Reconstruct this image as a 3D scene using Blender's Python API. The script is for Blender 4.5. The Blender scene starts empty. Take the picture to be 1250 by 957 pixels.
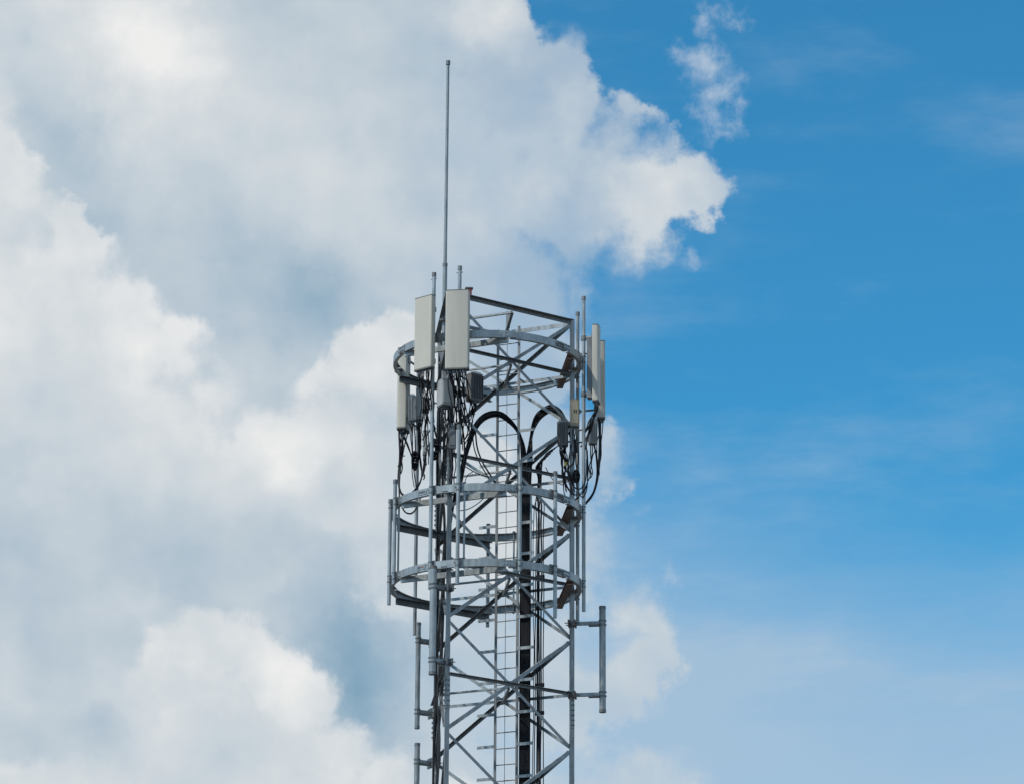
import bpy, bmesh, math, random
from mathutils import Vector, Matrix

# ------------------------------------------------------------------ camera
PW, PH = 1250.0, 957.0            # photograph size the layout notes refer to
FPX = 4270.0                      # focal length in those pixels
CAM = Vector((0.0, -67.2, 1.6))
PITCH, YAW, ROLL = math.radians(17.62), math.radians(0.43), math.radians(-0.36)
scene = bpy.context.scene
cam_d = bpy.data.cameras.new("camera"); cam_o = bpy.data.objects.new("camera", cam_d)
scene.collection.objects.link(cam_o)
FWD = Vector((math.sin(YAW) * math.cos(PITCH), math.cos(YAW) * math.cos(PITCH), math.sin(PITCH)))
CAMROT = FWD.to_track_quat('-Z', 'Y').to_matrix() @ Matrix.Rotation(-ROLL, 3, 'Z')
cam_o.matrix_world = Matrix.Translation(CAM) @ CAMROT.to_4x4()
cam_d.sensor_width = 36.0; cam_d.lens = FPX / PW * 36.0
cam_d.clip_start = 0.5; cam_d.clip_end = 20000.0
scene.camera = cam_o

# ------------------------------------------------------------------ view and render
scene.view_settings.view_transform = 'Standard'; scene.view_settings.look = 'None'
scene.view_settings.exposure = 0.0; scene.view_settings.gamma = 1.0
scene.view_settings.use_curve_mapping = False
scene.render.engine = 'CYCLES'
scene.cycles.use_denoising = True
scene.cycles.use_adaptive_sampling = True; scene.cycles.adaptive_threshold = 0.02; scene.cycles.adaptive_min_samples = 8
scene.cycles.max_bounces = 6
scene.render.filter_size = 1.3

# ------------------------------------------------------------------ sun
SUN_EL, SUN_AZ = math.radians(47), math.radians(240)      # azimuth clockwise from +Y (north)
sd = bpy.data.lights.new("sun", 'SUN'); sd.energy = 2.8; sd.angle = math.radians(1.5); sd.color = (1.0, 0.955, 0.89)
so = bpy.data.objects.new("sun", sd); scene.collection.objects.link(so)
sv = Vector((math.sin(SUN_AZ) * math.cos(SUN_EL), math.cos(SUN_AZ) * math.cos(SUN_EL), math.sin(SUN_EL)))
so.rotation_euler = sv.to_track_quat('Z', 'Y').to_euler()
so.location = sv * 60 + Vector((0, 0, 30))

# ------------------------------------------------------------------ sky: Nishita blue + cumulus bank by sky direction
world = bpy.data.worlds.new("World"); scene.world = world; world.use_nodes = True
WT = world.node_tree; WT.nodes.clear()

class S:
    """A socket with arithmetic: every operation adds one Math node."""
    def __init__(s, sock): s.k = sock
    def __add__(a, b): return fm('ADD', a, b)
    __radd__ = __add__
    def __sub__(a, b): return fm('SUBTRACT', a, b)
    def __rsub__(a, b): return fm('SUBTRACT', b, a)
    def __mul__(a, b): return fm('MULTIPLY', a, b)
    __rmul__ = __mul__
    def __truediv__(a, b): return fm('DIVIDE', a, b)
def put(node, i, v):
    if isinstance(v, S): WT.links.new(v.k, node.inputs[i])
    else: node.inputs[i].default_value = v
def fm(op, *a, clamp=False):
    n = WT.nodes.new('ShaderNodeMath'); n.operation = op; n.use_clamp = clamp
    for i, v in enumerate(a): put(n, i, v)
    return S(n.outputs[0])
def vm(op, *a, out=0):
    n = WT.nodes.new('ShaderNodeVectorMath'); n.operation = op
    for i, v in enumerate(a): put(n, i, v)
    return S(n.outputs[out])
def comb(x, y, z=0.0):
    n = WT.nodes.new('ShaderNodeCombineXYZ')
    for i, v in enumerate((x, y, z)): put(n, i, v)
    return S(n.outputs[0])
def smooth(v, lo, hi, a=0.0, b=1.0):
    n = WT.nodes.new('ShaderNodeMapRange'); n.interpolation_type = 'SMOOTHSTEP'
    for i, q in enumerate((v, lo, hi, a, b)): put(n, i, q)
    return S(n.outputs[0])
def noise(vec, scale, detail=6, rough=0.55, col=False, dist=0.0, lac=2.0, dims='2D'):
    n = WT.nodes.new('ShaderNodeTexNoise'); n.noise_dimensions = dims
    put(n, 'Vector', vec); n.inputs['Scale'].default_value = scale; n.inputs['Detail'].default_value = detail
    n.inputs['Roughness'].default_value = rough; n.inputs['Distortion'].default_value = dist
    n.inputs['Lacunarity'].default_value = lac
    return S(n.outputs['Color' if col else 'Fac'])
def ramp(v, stops):
    n = WT.nodes.new('ShaderNodeValToRGB'); put(n, 0, v); e = n.color_ramp.elements
    for i, (p, c) in enumerate(stops):
        q = e[i] if i < 2 else e.new(p)
        q.position = p; q.color = (*[lin(x) for x in c], 1)
    return S(n.outputs[0])
def lin(c):
    c = c / 255.0
    return c / 12.92 if c <= 0.04045 else ((c + 0.055) / 1.055) ** 2.4
def mixc(f, a, b):
    n = WT.nodes.new('ShaderNodeMix'); n.data_type = 'RGBA'
    put(n, 0, f)
    for i, v in ((6, a), (7, b)):
        if isinstance(v, S): WT.links.new(v.k, n.inputs[i])
        else: n.inputs[i].default_value = (*v, 1)
    return S(n.outputs[2])
def blobs(p, circles, k=0.25):
    """Union of round cloud heads: positive inside, about the distance to the edge."""
    f = None
    for x, y, r in circles:
        d = r - vm('DISTANCE', p, (x, y, 0.0), out=1)
        f = d if f is None else fm('SMOOTH_MAX', f, d, k)
    return f
def lumps(p, items, base):
    """Thicker and thinner places of a cloud."""
    f = base
    for x, y, r, a in items:
        f = smooth(vm('DISTANCE', p, (x, y, 0.0), out=1), 0.0, r, a, 0.0) + f
    return f

tc = WT.nodes.new('ShaderNodeTexCoord'); sep = WT.nodes.new('ShaderNodeSeparateXYZ')
WT.links.new(tc.outputs['Generated'], sep.inputs[0])
dx, dy, dz = (S(o) for o in sep.outputs)
az = fm('ARCTAN2', dx, dy); el = fm('ARCSINE', dz)
# sky coordinates: azimuth right, elevation down, one unit = 1.34 degrees
U = (az - YAW) * (math.cos(PITCH) * FPX / 100) + PW / 200
V = PH / 200 - (el - PITCH) * (FPX / 100)
P = comb(U, V)
def at_seed(k): return comb(U + k * 7.3, V + k * 3.1)
def warp(seed, a1, a2):
    q = at_seed(seed)
    w1 = vm('MULTIPLY', vm('SUBTRACT', noise(q, 0.55, 3, 0.5, True), (0.5, 0.5, 0.5)), (a1, a1, 0.0))
    w2 = vm('MULTIPLY', vm('SUBTRACT', noise(q, 2.4, 5, 0.6, True), (0.5, 0.5, 0.5)), (a2, a2, 0.0))
    return vm('ADD', vm('ADD', P, w1), w2)

# --- back bank
pA = warp(3.1, 0.4, 0.5)
fA = blobs(pA, [(2.3, 0.2, 4.15), (6.2, 1.4, 1.15), (6.2, 2.2, 1.2), (7.0, .72, .40), (7.05, 1.35, .5), (7.55, 1.72, .62), (7.3, 2.3, .95), (8.0, 2.02, .48),
                (8.05, 2.3, .55), (8.55, 2.36, .36), (7.75, 2.75, .6), (6.9, 2.9, .65), (6.3, 3.5, 1.0), (5, 4, 2.15), (6.6, 5.6, .95), (7.25, 5.75, .5),
                (6.6, 6.6, .95), (7.05, 6.6, .45), (7.15, 7.1, .45), (7.8, 7.45, .46), (7.9, 8.0, .46), (7.6, 8.4, .46), (6.4, 8.4, 1.0),
                (2.6, 6.4, 4.3), (-2, 5, 6), (1, 10, 4.5), (5.5, 10.6, 1.9), (7.6, 10.2, 1.2)], 0.22)
nA = noise(at_seed(7.7), 0.75, 6, 0.56)
nA2 = noise(at_seed(1.7), 2.6, 6, 0.62)
relief = noise(at_seed(71.0), 0.7, 4, 0.5) - noise(vm('ADD', at_seed(71.0), (0.22, -0.26, 0.0)), 0.7, 4, 0.5)   # billows: sunward sides lighter
rag = noise(at_seed(83.0), 0.8, 1, 0.5)              # some stretches of edge are crisp, others frayed
wide = smooth(rag, 0.38, 0.62, 0.14, 0.6)
edgeA = fA + (nA - 0.5) * 0.6 + (nA2 - 0.5) * 0.42
aA = smooth(edgeA, -0.05, wide)
bA = lumps(pA, [(.9, -.1, 1.7, .2), (1.5, .6, 1.5, .22), (1.7, 1.5, 1.4, .24), (2.3, .3, 1.3, .08), (2.8, 1.2, 1.3, .12), (3.7, 2.2, 1.7, .14), (5.9, .15, .8, .25),
                (8.0, 2.45, 1.2, .2), (7.0, 1.3, .6, .08), (6.2, 1.45, .8, -.12), (4.6, .3, 1.4, -.06), (5.8, 2.7, .9, .1), (7.0, 3.2, .9, -.06),
                (.6, 1.7, 1.0, -.16), (1.5, 2.9, 1.2, -.08), (3.0, 3.5, 1.3, -.17), (3.95, 3.8, 1.1, -.25), (1.0, 2.3, 1.0, -.12),
                (4.45, 8.35, 1.3, -.43), (4.0, 7.4, 1.0, -.2), (7.85, 7.8, 1.1, .06),
                (-1.0, 1.0, 2.0, .1), (6.6, 3.7, 1.4, -.14)], 0.56)
bA = bA + (nA - 0.5) * 0.26 + (nA2 - 0.5) * 0.07 + relief * 0.38
aA = aA * (1.0 - smooth(U, 4.2, 7.0, 0.0, 0.36) * smooth(bA, 0.85, 0.4))
# --- middle bank (bright rim)
pC = warp(11.3, 0.4, 0.42)
fC = blobs(pC, [(-.6, 1.6, .75), (-.3, 2.6, .85), (.55, 2.75, .33), (.85, 3.4, .62), (1.5, 4.0, .58), (2.1, 4.45, .55), (2.6, 5.0, .5),
                (3.3, 5.4, .6), (4.0, 5.35, .78), (4.5, 4.6, .6), (5.1, 4.6, .8), (0, 5, 2.2), (1.6, 6.0, 1.5), (3, 6.3, 1.05),
                (4.5, 5.8, .95), (4.95, 6.9, .75), (5.6, 6.2, 1.1)], 0.18)
nC = noise(at_seed(23.0), 1.0, 6, 0.56)
edgeC = fC + (nC - 0.5) * 0.5 + (nA2 - 0.5) * 0.2
aC = smooth(edgeC, -0.04, wide * 0.8)
bC = lumps(pC, [(.2, 7.0, 2.9, -.33), (2.5, 7.1, 1.9, -.3), (4.1, 6.0, .5, -.16), (3.6, 6.8, 1.2, -.22), (.0, 2.3, 1.2, -.05),
                (2.2, 4.4, 1.2, .10), (3.6, 5.3, 1.1, .10), (5.5, 5.8, 1.6, -.24), (5.2, 7.0, 1.2, -.12), (0.5, 5.6, 1.3, -.06)], 0.82)
bC = bC + (nC - 0.5) * 0.2 + (nA2 - 0.5) * 0.07 + relief * 0.36
# --- low front cumulus
pE = warp(31.9, 0.3, 0.38)
fE = blobs(pE, [(2.45, 8.0, .6), (2.9, 8.0, .5), (3.4, 8.3, .5), (3.8, 8.65, .5), (4.2, 9.15, .45), (4.7, 9.6, .5), (2.4, 9.3, 1.3),
                (3.4, 9.6, 1.1), (.35, 10.2, .9), (1.4, 10.4, 1.2), (5.6, 10.2, .8)], 0.15)
nE = noise(at_seed(41.0), 1.1, 6, 0.56)
edgeE = fE + (nE - 0.5) * 0.4 + (nA2 - 0.5) * 0.2
aE = smooth(edgeE, -0.04, 0.2)
bE = lumps(pE, [(1.4, 8.9, 1.0, -.35), (3.0, 9.2, .9, -.16), (3.4, 8.4, .8, .12), (2.4, 9.5, .8, -.1)], 0.80)
bE = bE + (nE - 0.5) * 0.26 + (nA2 - 0.5) * 0.08 + relief * 0.36
# --- torn wisps in the blue and thin veil
pW = warp(57.0, 0.2, 0.75)
fW = blobs(pW, [(8.62, .85, .42), (8.76, 1.2, .42), (8.82, 1.6, .3), (8.68, .25, .3), (8.35, .7, .2), (9.0, .3, .27), (8.48, 3.24, .24), (10.65, 1.15, .05), (10.7, .05, .12),
                (8.2, 7.0, .12), (7.75, 6.35, .12)], 0.1)
aW = smooth(fW + (noise(at_seed(61.0), 2.2, 6, 0.62) - 0.5) * 0.6, 0.0, 0.55) * 0.8
# --- clouds over the rest of the sky, beyond this bank
far = smooth(vm('DISTANCE', P, (6.2, 4.8, 0.0), out=1), 8.5, 13.0)
nF = noise(vm('MULTIPLY', comb(dx, dy, dz), (1.0, 1.0, 1.8)), 3.2, 6, 0.56, dims='3D')
aF = smooth(nF, 0.44, 0.6) * far
bF = 1.25 - nF * 1.0
veil_n = noise(vm('MULTIPLY', at_seed(5.0), (0.4, 1.3, 1.0)), 0.6, 6, 0.58)
veil = smooth(veil_n, 0.44, 1.0) * 0.42 + smooth(V + (veil_n - 0.5) * 1.8 + smooth(U, 12.5, 7.0, 0.0, 0.8), 5.6, 9.8, 0.0, 0.84)
veil = fm('MINIMUM', veil * smooth(el, 1.2, 0.5), 0.86)

CLOUD = [(0.0, (118, 158, 184)), (0.3, (163, 185, 202)), (0.55, (190, 203, 213)), (0.8, (213, 219, 223)), (1.0, (238, 238, 237))]
col = ramp(bF, CLOUD)
col = mixc(aA, col, ramp(bA, CLOUD)); col = mixc(aC, col, ramp(bC, CLOUD)); col = mixc(aE, col, ramp(bE, CLOUD))
cov = fm('MAXIMUM', fm('MAXIMUM', aA, aC), fm('MAXIMUM', aE, aF))

sky = WT.nodes.new('ShaderNodeTexSky'); sky.sky_type = 'NISHITA'; sky.sun_disc = False
sky.sun_elevation = SUN_EL; sky.sun_rotation = SUN_AZ
sky.altitude = 0; sky.air_density = 1.0; sky.dust_density = 0.3; sky.ozone_density = 1.0
SKY = vm('MULTIPLY', S(sky.outputs[0]), (0.275, 1.08, 1.36))      # the photograph's deep, cool white balance
bg_sky = WT.nodes.new('ShaderNodeBackground'); bg_sky.inputs[1].default_value = 0.1
WT.links.new(SKY.k, bg_sky.inputs[0])
bg_veil = WT.nodes.new('ShaderNodeBackground'); bg_veil.inputs[0].default_value = (lin(172), lin(195), lin(216), 1)
bg_wisp = WT.nodes.new('ShaderNodeBackground'); bg_wisp.inputs[0].default_value = (lin(186), lin(202), lin(219), 1)
bg_cl = WT.nodes.new('ShaderNodeBackground'); WT.links.new(col.k, bg_cl.inputs[0])
out = WT.nodes.new('ShaderNodeOutputWorld')
def mixs(f, a, b):
    n = WT.nodes.new('ShaderNodeMixShader'); WT.links.new(f.k, n.inputs[0])
    WT.links.new(a, n.inputs[1]); WT.links.new(b, n.inputs[2]); return n.outputs[0]
s1 = mixs(veil, bg_sky.outputs[0], bg_veil.outputs[0])
s2 = mixs(aW, s1, bg_wisp.outputs[0])
s3 = mixs(cov, s2, bg_cl.outputs[0])
WT.links.new(s3, out.inputs[0])
world.cycles.sampling_method = 'MANUAL'; world.cycles.sample_map_resolution = 512

# ================================================================== helpers
rnd = random.Random(7)
COL = scene.collection
INV = CAMROT.transposed()
def at(px, py, Y):
    """World point on the vertical plane y = Y seen at a place of the photograph."""
    d = CAMROT @ Vector(((px - PW / 2) / FPX, -(py - PH / 2) / FPX, -1.0))
    return CAM + d * ((Y - CAM.y) / d.y)
def proj(p):
    q = INV @ (Vector(p) - CAM)
    return PW / 2 + FPX * q.x / -q.z, PH / 2 - FPX * q.y / -q.z
def zat(x, y, py):
    """Height at which the vertical through (x, y) crosses image row py."""
    lo, hi = -5.0, 45.0
    for _ in range(50):
        m = (lo + hi) / 2
        if proj((x, y, m))[1] > py: lo = m
        else: hi = m
    return (lo + hi) / 2
ORG = {}
class MB:
    def __init__(s): s.v = []; s.f = []; s.sm = []
    def add(s, vs, fs, smooth=False):
        b = len(s.v); s.v += [Vector(p) for p in vs]
        for f in fs: s.f.append([b + i for i in f]); s.sm.append(smooth)
        return s
    def prism(s, prof, p, q, ex, ey, smooth=False):
        """Extrude a 2-D outline (counter-clockwise seen from q) from p to q."""
        p, q = Vector(p), Vector(q); n = len(prof)
        vs = [p + ex * a + ey * b for a, b in prof] + [q + ex * a + ey * b for a, b in prof]
        fs = [[i, (i + 1) % n, n + (i + 1) % n, n + i] for i in range(n)]
        s.add(vs, fs, smooth)
        s.add(vs[:n], [list(reversed(range(n)))]); s.add(vs[n:], [list(range(n))])
        return s
    def box(s, c, sx, sy, sz, ex=Vector((1, 0, 0)), ey=Vector((0, 1, 0)), ez=Vector((0, 0, 1)), bev=0.0):
        c = Vector(c); h, k = sx / 2, sy / 2
        b = min(bev, h * .8, k * .8)
        pr = [(-h + b, -k), (h - b, -k), (h, -k + b), (h, k - b), (h - b, k), (-h + b, k), (-h, k - b), (-h, -k + b)] if b > 0 else [(-h, -k), (h, -k), (h, k), (-h, k)]
        return s.prism(pr, c - ez * sz / 2, c + ez * sz / 2, ex, ey)
    def tube(s, pts, r, n=8, caps=True):
        pts = [Vector(p) for p in pts]; m = len(pts); rr = r if isinstance(r, (list, tuple)) else [r] * m
        T = [(pts[min(i + 1, m - 1)] - pts[max(i - 1, 0)]).normalized() for i in range(m)]
        u = T[0].orthogonal().normalized(); b0 = len(s.v); vs = []
        for i in range(m):
            u = (u - T[i] * u.dot(T[i])).normalized(); w = T[i].cross(u)
            vs += [pts[i] + (u * math.cos(2 * math.pi * k / n) + w * math.sin(2 * math.pi * k / n)) * rr[i] for k in range(n)]
        fs = [[i * n + k, i * n + (k + 1) % n, (i + 1) * n + (k + 1) % n, (i + 1) * n + k] for i in range(m - 1) for k in range(n)]
        s.add(vs, fs, True)
        if caps:
            s.add(vs[:n], [list(reversed(range(n)))]); s.add(vs[-n:], [list(range(n))])
        return s
    def build(s, name, mat, parent=None, **tags):
        me = bpy.data.meshes.new(name); o = bpy.data.objects.new(name, me); COL.objects.link(o)
        lo = Vector([min(p[i] for p in s.v) for i in range(3)]); hi = Vector([max(p[i] for p in s.v) for i in range(3)])
        c = (lo + hi) / 2
        me.from_pydata([p - c for p in s.v], [], s.f); me.update()
        me.polygons.foreach_set('use_smooth', s.sm); me.materials.append(mat)
        ORG[o] = c; o.location = c - (ORG[parent] if parent else Vector((0, 0, 0)))
        if parent: o.parent = parent
        for k, v in tags.items(): o[k] = v
        return o
def thing(name, label, cat, loc, group=None):
    o = bpy.data.objects.new(name, None); COL.objects.link(o); o.empty_display_size = 0.1
    o.location = loc; ORG[o] = Vector(loc); o['label'] = label; o['category'] = cat
    if group: o['group'] = group
    return o
Z = Vector((0, 0, 1))
def spline(pts, k=6):
    """Catmull-Rom through the points."""
    P_ = [Vector(p) for p in pts]; P_ = [P_[0] * 2 - P_[1]] + P_ + [P_[-1] * 2 - P_[-2]]; out_ = []
    for i in range(1, len(P_) - 2):
        a, b, c, d = P_[i - 1:i + 3]
        for j in range(k):
            t = j / k
            out_.append(0.5 * ((2 * b) + (c - a) * t + (2 * a - 5 * b + 4 * c - d) * t * t + (3 * b - a - 3 * c + d) * t ** 3))
    return out_ + [P_[-2]]
def angle_bar(p, q, w, t, fdir, off=0.0, edge=1):
    """Steel angle from p to q: one leg in the face, the other along fdir from its upper (edge=1) or lower edge."""
    p, q = Vector(p), Vector(q); d = (q - p).normalized()
    f = (fdir - d * fdir.dot(d)).normalized(); u = f.cross(d)
    if u.z * edge < 0 or (abs(u.z) < 1e-4 and edge < 0): u = -u
    p, q = p + f * off, q + f * off
    pr = [(-w / 2, 0), (w / 2, 0), (w / 2, w), (w / 2 - t, w), (w / 2 - t, t), (-w / 2, t)]
    if u.cross(f).dot(d) < 0: pr = pr[::-1]
    return MB().prism(pr, p, q, u, f)
def circ(r, n): return [(r * math.cos(2 * math.pi * i / n), r * math.sin(2 * math.pi * i / n)) for i in range(n)]

# ================================================================== materials
def mat(name, col, rough=0.5, metal=0.0, var=0.12, scale=9.0, dirt=None, dirt_amt=0.0, bump=0.0, coat=0.0, spec=0.5, stretch=(1, 1, 0.25)):
    m = bpy.data.materials.new(name); m.use_nodes = True; nt = m.node_tree; b = nt.nodes['Principled BSDF']
    g = nt.nodes.new('ShaderNodeNewGeometry'); mp = nt.nodes.new('ShaderNodeVectorMath'); mp.operation = 'MULTIPLY'
    mp.inputs[1].default_value = stretch; nt.links.new(g.outputs['Position'], mp.inputs[0])
    n = nt.nodes.new('ShaderNodeTexNoise'); n.inputs['Scale'].default_value = scale; n.inputs['Detail'].default_value = 6
    n.inputs['Roughness'].default_value = 0.65; nt.links.new(mp.outputs[0], n.inputs['Vector'])
    r = nt.nodes.new('ShaderNodeValToRGB'); e = r.color_ramp.elements
    e[0].position = 0.3; e[0].color = (*[c * (1 - var) for c in col], 1)
    e[1].position = 0.7; e[1].color = (*[min(1, c * (1 + var)) for c in col], 1)
    nt.links.new(n.outputs['Fac'], r.inputs[0]); last = r.outputs[0]
    if dirt:
        n2 = nt.nodes.new('ShaderNodeTexNoise'); n2.inputs['Scale'].default_value = scale * 0.45; n2.inputs['Detail'].default_value = 8
        n2.inputs['Roughness'].default_value = 0.7; nt.links.new(mp.outputs[0], n2.inputs['Vector'])
        mr = nt.nodes.new('ShaderNodeMapRange'); mr.inputs[1].default_value = 0.52; mr.inputs[2].default_value = 0.72
        mr.inputs[4].default_value = dirt_amt; nt.links.new(n2.outputs['Fac'], mr.inputs[0])
        mx = nt.nodes.new('ShaderNodeMix'); mx.data_type = 'RGBA'; nt.links.new(mr.outputs[0], mx.inputs[0])
        nt.links.new(last, mx.inputs[6]); mx.inputs[7].default_value = (*dirt, 1); last = mx.outputs[2]
    nt.links.new(last, b.inputs['Base Color'])
    mr2 = nt.nodes.new('ShaderNodeMapRange'); mr2.inputs[3].default_value = max(0.05, rough - 0.1); mr2.inputs[4].default_value = min(1, rough + 0.12)
    nt.links.new(n.outputs['Fac'], mr2.inputs[0]); nt.links.new(mr2.outputs[0], b.inputs['Roughness'])
    b.inputs['Metallic'].default_value = metal; b.inputs['Specular IOR Level'].default_value = spec; b.inputs['Coat Weight'].default_value = coat
    if bump:
        bp = nt.nodes.new('ShaderNodeBump'); bp.inputs['Strength'].default_value = bump; bp.inputs['Distance'].default_value = 0.01
        nt.links.new(n.outputs['Fac'], bp.inputs['Height']); nt.links.new(bp.outputs[0], b.inputs['Normal'])
    return m
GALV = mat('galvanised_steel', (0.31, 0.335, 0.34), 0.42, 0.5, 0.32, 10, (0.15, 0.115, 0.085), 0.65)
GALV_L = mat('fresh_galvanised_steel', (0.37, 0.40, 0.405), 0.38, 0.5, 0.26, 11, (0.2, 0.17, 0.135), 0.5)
GALV_D = mat('weathered_and_shaded_steel', (0.19, 0.205, 0.21), 0.5, 0.4, 0.3, 6, (0.13, 0.085, 0.06), 0.6)  # weathered fittings, also members whose shade is put into the colour
RUSTY = mat('rust_stained_steel', (0.19, 0.14, 0.125), 0.7, 0.1, 0.35, 8, (0.22, 0.10, 0.06), 0.7)
RADOME = mat('cream_radome', (0.55, 0.525, 0.45), 0.5, 0.0, 0.04, 9, (0.40, 0.385, 0.33), 0.45, stretch=(1, 1, 0.09))
CAPM = mat('antenna_end_cap', (0.16, 0.16, 0.15), 0.6, 0.0)
RGREY = mat('radio_grey', (0.43, 0.44, 0.435), 0.5, 0.05, 0.06, 6, (0.25, 0.24, 0.22), 0.4)
RDARK = mat('radio_dark_grey', (0.17, 0.17, 0.175), 0.55, 0.1, 0.1)
RBEIGE = mat('radio_beige', (0.46, 0.40, 0.29), 0.55, 0.0, 0.06, 6, (0.3, 0.26, 0.2), 0.4)
RUBBER = mat('black_cable', (0.012, 0.013, 0.016), 0.6, 0.0, 0.3, spec=0.2)
RUBBER2 = mat('sun_greyed_cable', (0.04, 0.044, 0.05), 0.6, 0.0, 0.3, spec=0.25)
REDM = mat('red_paint', (0.33, 0.035, 0.03), 0.5)
WHITEM = mat('white_sticker', (0.7, 0.7, 0.68), 0.5)
YELL = mat('yellow_tag', (0.5, 0.38, 0.05), 0.5)
BLACKM = mat('black_print', (0.02, 0.02, 0.02), 0.6)
CONC = mat('concrete', (0.36, 0.35, 0.33), 0.9, 0, 0.15, 4, (0.2, 0.19, 0.17), 0.5, 0.3, stretch=(1, 1, 1))
SOIL = mat('gravelly_soil', (0.10, 0.095, 0.088), 0.95, 0, 0.4, 0.6, (0.07, 0.075, 0.05), 0.7, 0.5, stretch=(1, 1, 1))

# ================================================================== ground
g = MB(); nn = 24
ring_r = [0, 20, 60, 150, 400, 1200, 4000, 9000]
gv = [Vector((0, 0, 0))]; gf = []
for i, r in enumerate(ring_r[1:]):
    for k in range(nn):
        gv.append(Vector((r * math.cos(2 * math.pi * k / nn), r * math.sin(2 * math.pi * k / nn), 0)))
gf += [[0, 1 + k, 1 + (k + 1) % nn] for k in range(nn)]
for i in range(len(ring_r) - 2):
    a = 1 + i * nn; b = a + nn
    gf += [[a + k, b + k, b + (k + 1) % nn, a + (k + 1) % nn] for k in range(nn)]
g.add(gv, gf).build('ground', SOIL, None, kind='structure')

# ================================================================== lattice tower
TH = math.radians(5.0); RT = 3.0 / math.sqrt(3)
LEG = {k: Vector((RT * math.cos(TH + o), RT * math.sin(TH + o), 0)) for k, o in (('C', 0), ('A', -2 * math.pi / 3), ('B', 2 * math.pi / 3))}
A_, B_, C_ = LEG['A'], LEG['B'], LEG['C']
z_top = zat(C_.x, C_.y, 395); pitch = (z_top - zat(C_.x, C_.y, 781)) / 3
tower = thing('lattice_tower', 'tall galvanised three-legged lattice tower with crossed angle bracing', 'tower', (0, 0, 0))
pads = []
for k, p in LEG.items():
    fd = thing('leg_foundation', {'A': 'square concrete pad under the front left tower leg', 'B': 'square concrete pad under the cable-strapped rear tower leg', 'C': 'square concrete pad under the right tower leg'}[k], 'foundation', (p.x, p.y, 0), 'concrete pads under the tower legs')
    MB().box((p.x, p.y, 0.15), 1.1, 1.1, 0.3, bev=0.04).build('pad', CONC, fd)
    MB().box((p.x, p.y, 0.33), 0.36, 0.36, 0.06).build('base_plate', GALV, fd)
LW, LTK = 0.105, 0.011
legs = {}
for k, p in LEG.items():
    outw = p.normalized(); top = z_top + 0.09
    # 60-degree angle section with its heel outwards
    prof = []
    for sgn in (1, -1):
        a = outw.copy(); a.rotate(Matrix.Rotation(sgn * math.radians(150), 3, 'Z')); prof.append(a)
    a1, a2 = prof; h = outw * 0.045
    n1 = Vector((a1.y, -a1.x, 0)); n1 = n1 if n1.dot(-outw) > 0 else -n1
    n2 = Vector((a2.y, -a2.x, 0)); n2 = n2 if n2.dot(-outw) > 0 else -n2
    inner = h - outw * (LTK * 2)
    poly = [h, h + a1 * LW, h + a1 * LW + n1 * LTK, inner, h + a2 * LW + n2 * LTK, h + a2 * LW]
    m = MB().prism([(v.x, v.y) for v in poly], (p.x, p.y, 0.36), (p.x, p.y, top), Vector((1, 0, 0)), Vector((0, 1, 0)))
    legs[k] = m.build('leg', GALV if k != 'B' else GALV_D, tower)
    # bolted splices every two panels
    zs0 = zat(A_.x, A_.y, 845)
    for j in range(-3, 5):
        zc = zs0 + j * 2 * pitch
        if zc > top - 0.3 or zc < 0.8: continue
        for a, nv in ((a1, n1), (a2, n2)):
            sp = MB().box(p + h + a * (LW * 0.52) - nv * 0.006 + Z * zc, LW * 0.9, 0.012, 0.62, a, nv).build('splice_plate', GALV, legs[k])
            mb = MB()
            for bz in range(6):
                for o in (0.028, 0.08):
                    c = p + h + a * o + Z * (zc - 0.25 + bz * 0.1)
                    mb.prism(circ(0.013, 6), c - nv * 0.034, c - nv * 0.012, a, Z)
            mb.build('bolt', GALV_D, legs[k], kind='stuff')
FACES = (('A', 'C'), ('B', 'C'), ('A', 'B'))
levels = [z_top - i * pitch for i in range(int(z_top / pitch) + 1)]
def lp(k, z, inset=0.0): return LEG[k] * (1 - inset) + Z * z
for fa, fb in FACES:
    p, q = LEG[fa], LEG[fb]; mid = (p + q) / 2; nrm = mid.normalized(); e = (q - p).normalized() * 0.05
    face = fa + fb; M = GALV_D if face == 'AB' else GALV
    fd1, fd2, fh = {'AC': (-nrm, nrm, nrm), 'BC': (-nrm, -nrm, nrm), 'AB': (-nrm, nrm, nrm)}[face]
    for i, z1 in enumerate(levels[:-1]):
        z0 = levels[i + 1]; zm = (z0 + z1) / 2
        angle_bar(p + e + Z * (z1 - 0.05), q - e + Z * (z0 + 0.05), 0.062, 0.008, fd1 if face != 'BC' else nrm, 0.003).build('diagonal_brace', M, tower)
        angle_bar(p + e + Z * (z0 + 0.05), q - e + Z * (z1 - 0.05), 0.066, 0.008, fd2 if face != 'AC' else -nrm, 0.003 if face == 'BC' else -0.014).build('diagonal_brace', GALV_D if face == 'BC' else M, tower)  # back-face diagonal: its shade is painted in by the darker steel
        angle_bar(p + e + Z * zm, q - e + Z * zm, 0.06, 0.008, fh, 0.02 if face == 'AC' else 0.03).build('horizontal_brace', GALV_D if face == 'AC' else M, tower)  # front-face horizontal: darker steel carries the shade under its flange
        MB().box(mid + nrm * 0.016 + Z * zm, 0.13, 0.004, 0.13, (q - p).normalized(), nrm).build('gusset_plate', GALV, tower)
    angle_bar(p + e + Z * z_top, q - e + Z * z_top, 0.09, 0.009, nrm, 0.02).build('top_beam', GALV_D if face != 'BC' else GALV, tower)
MID = {a + b: (LEG[a] + LEG[b]) / 2 for a, b in FACES}
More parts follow.
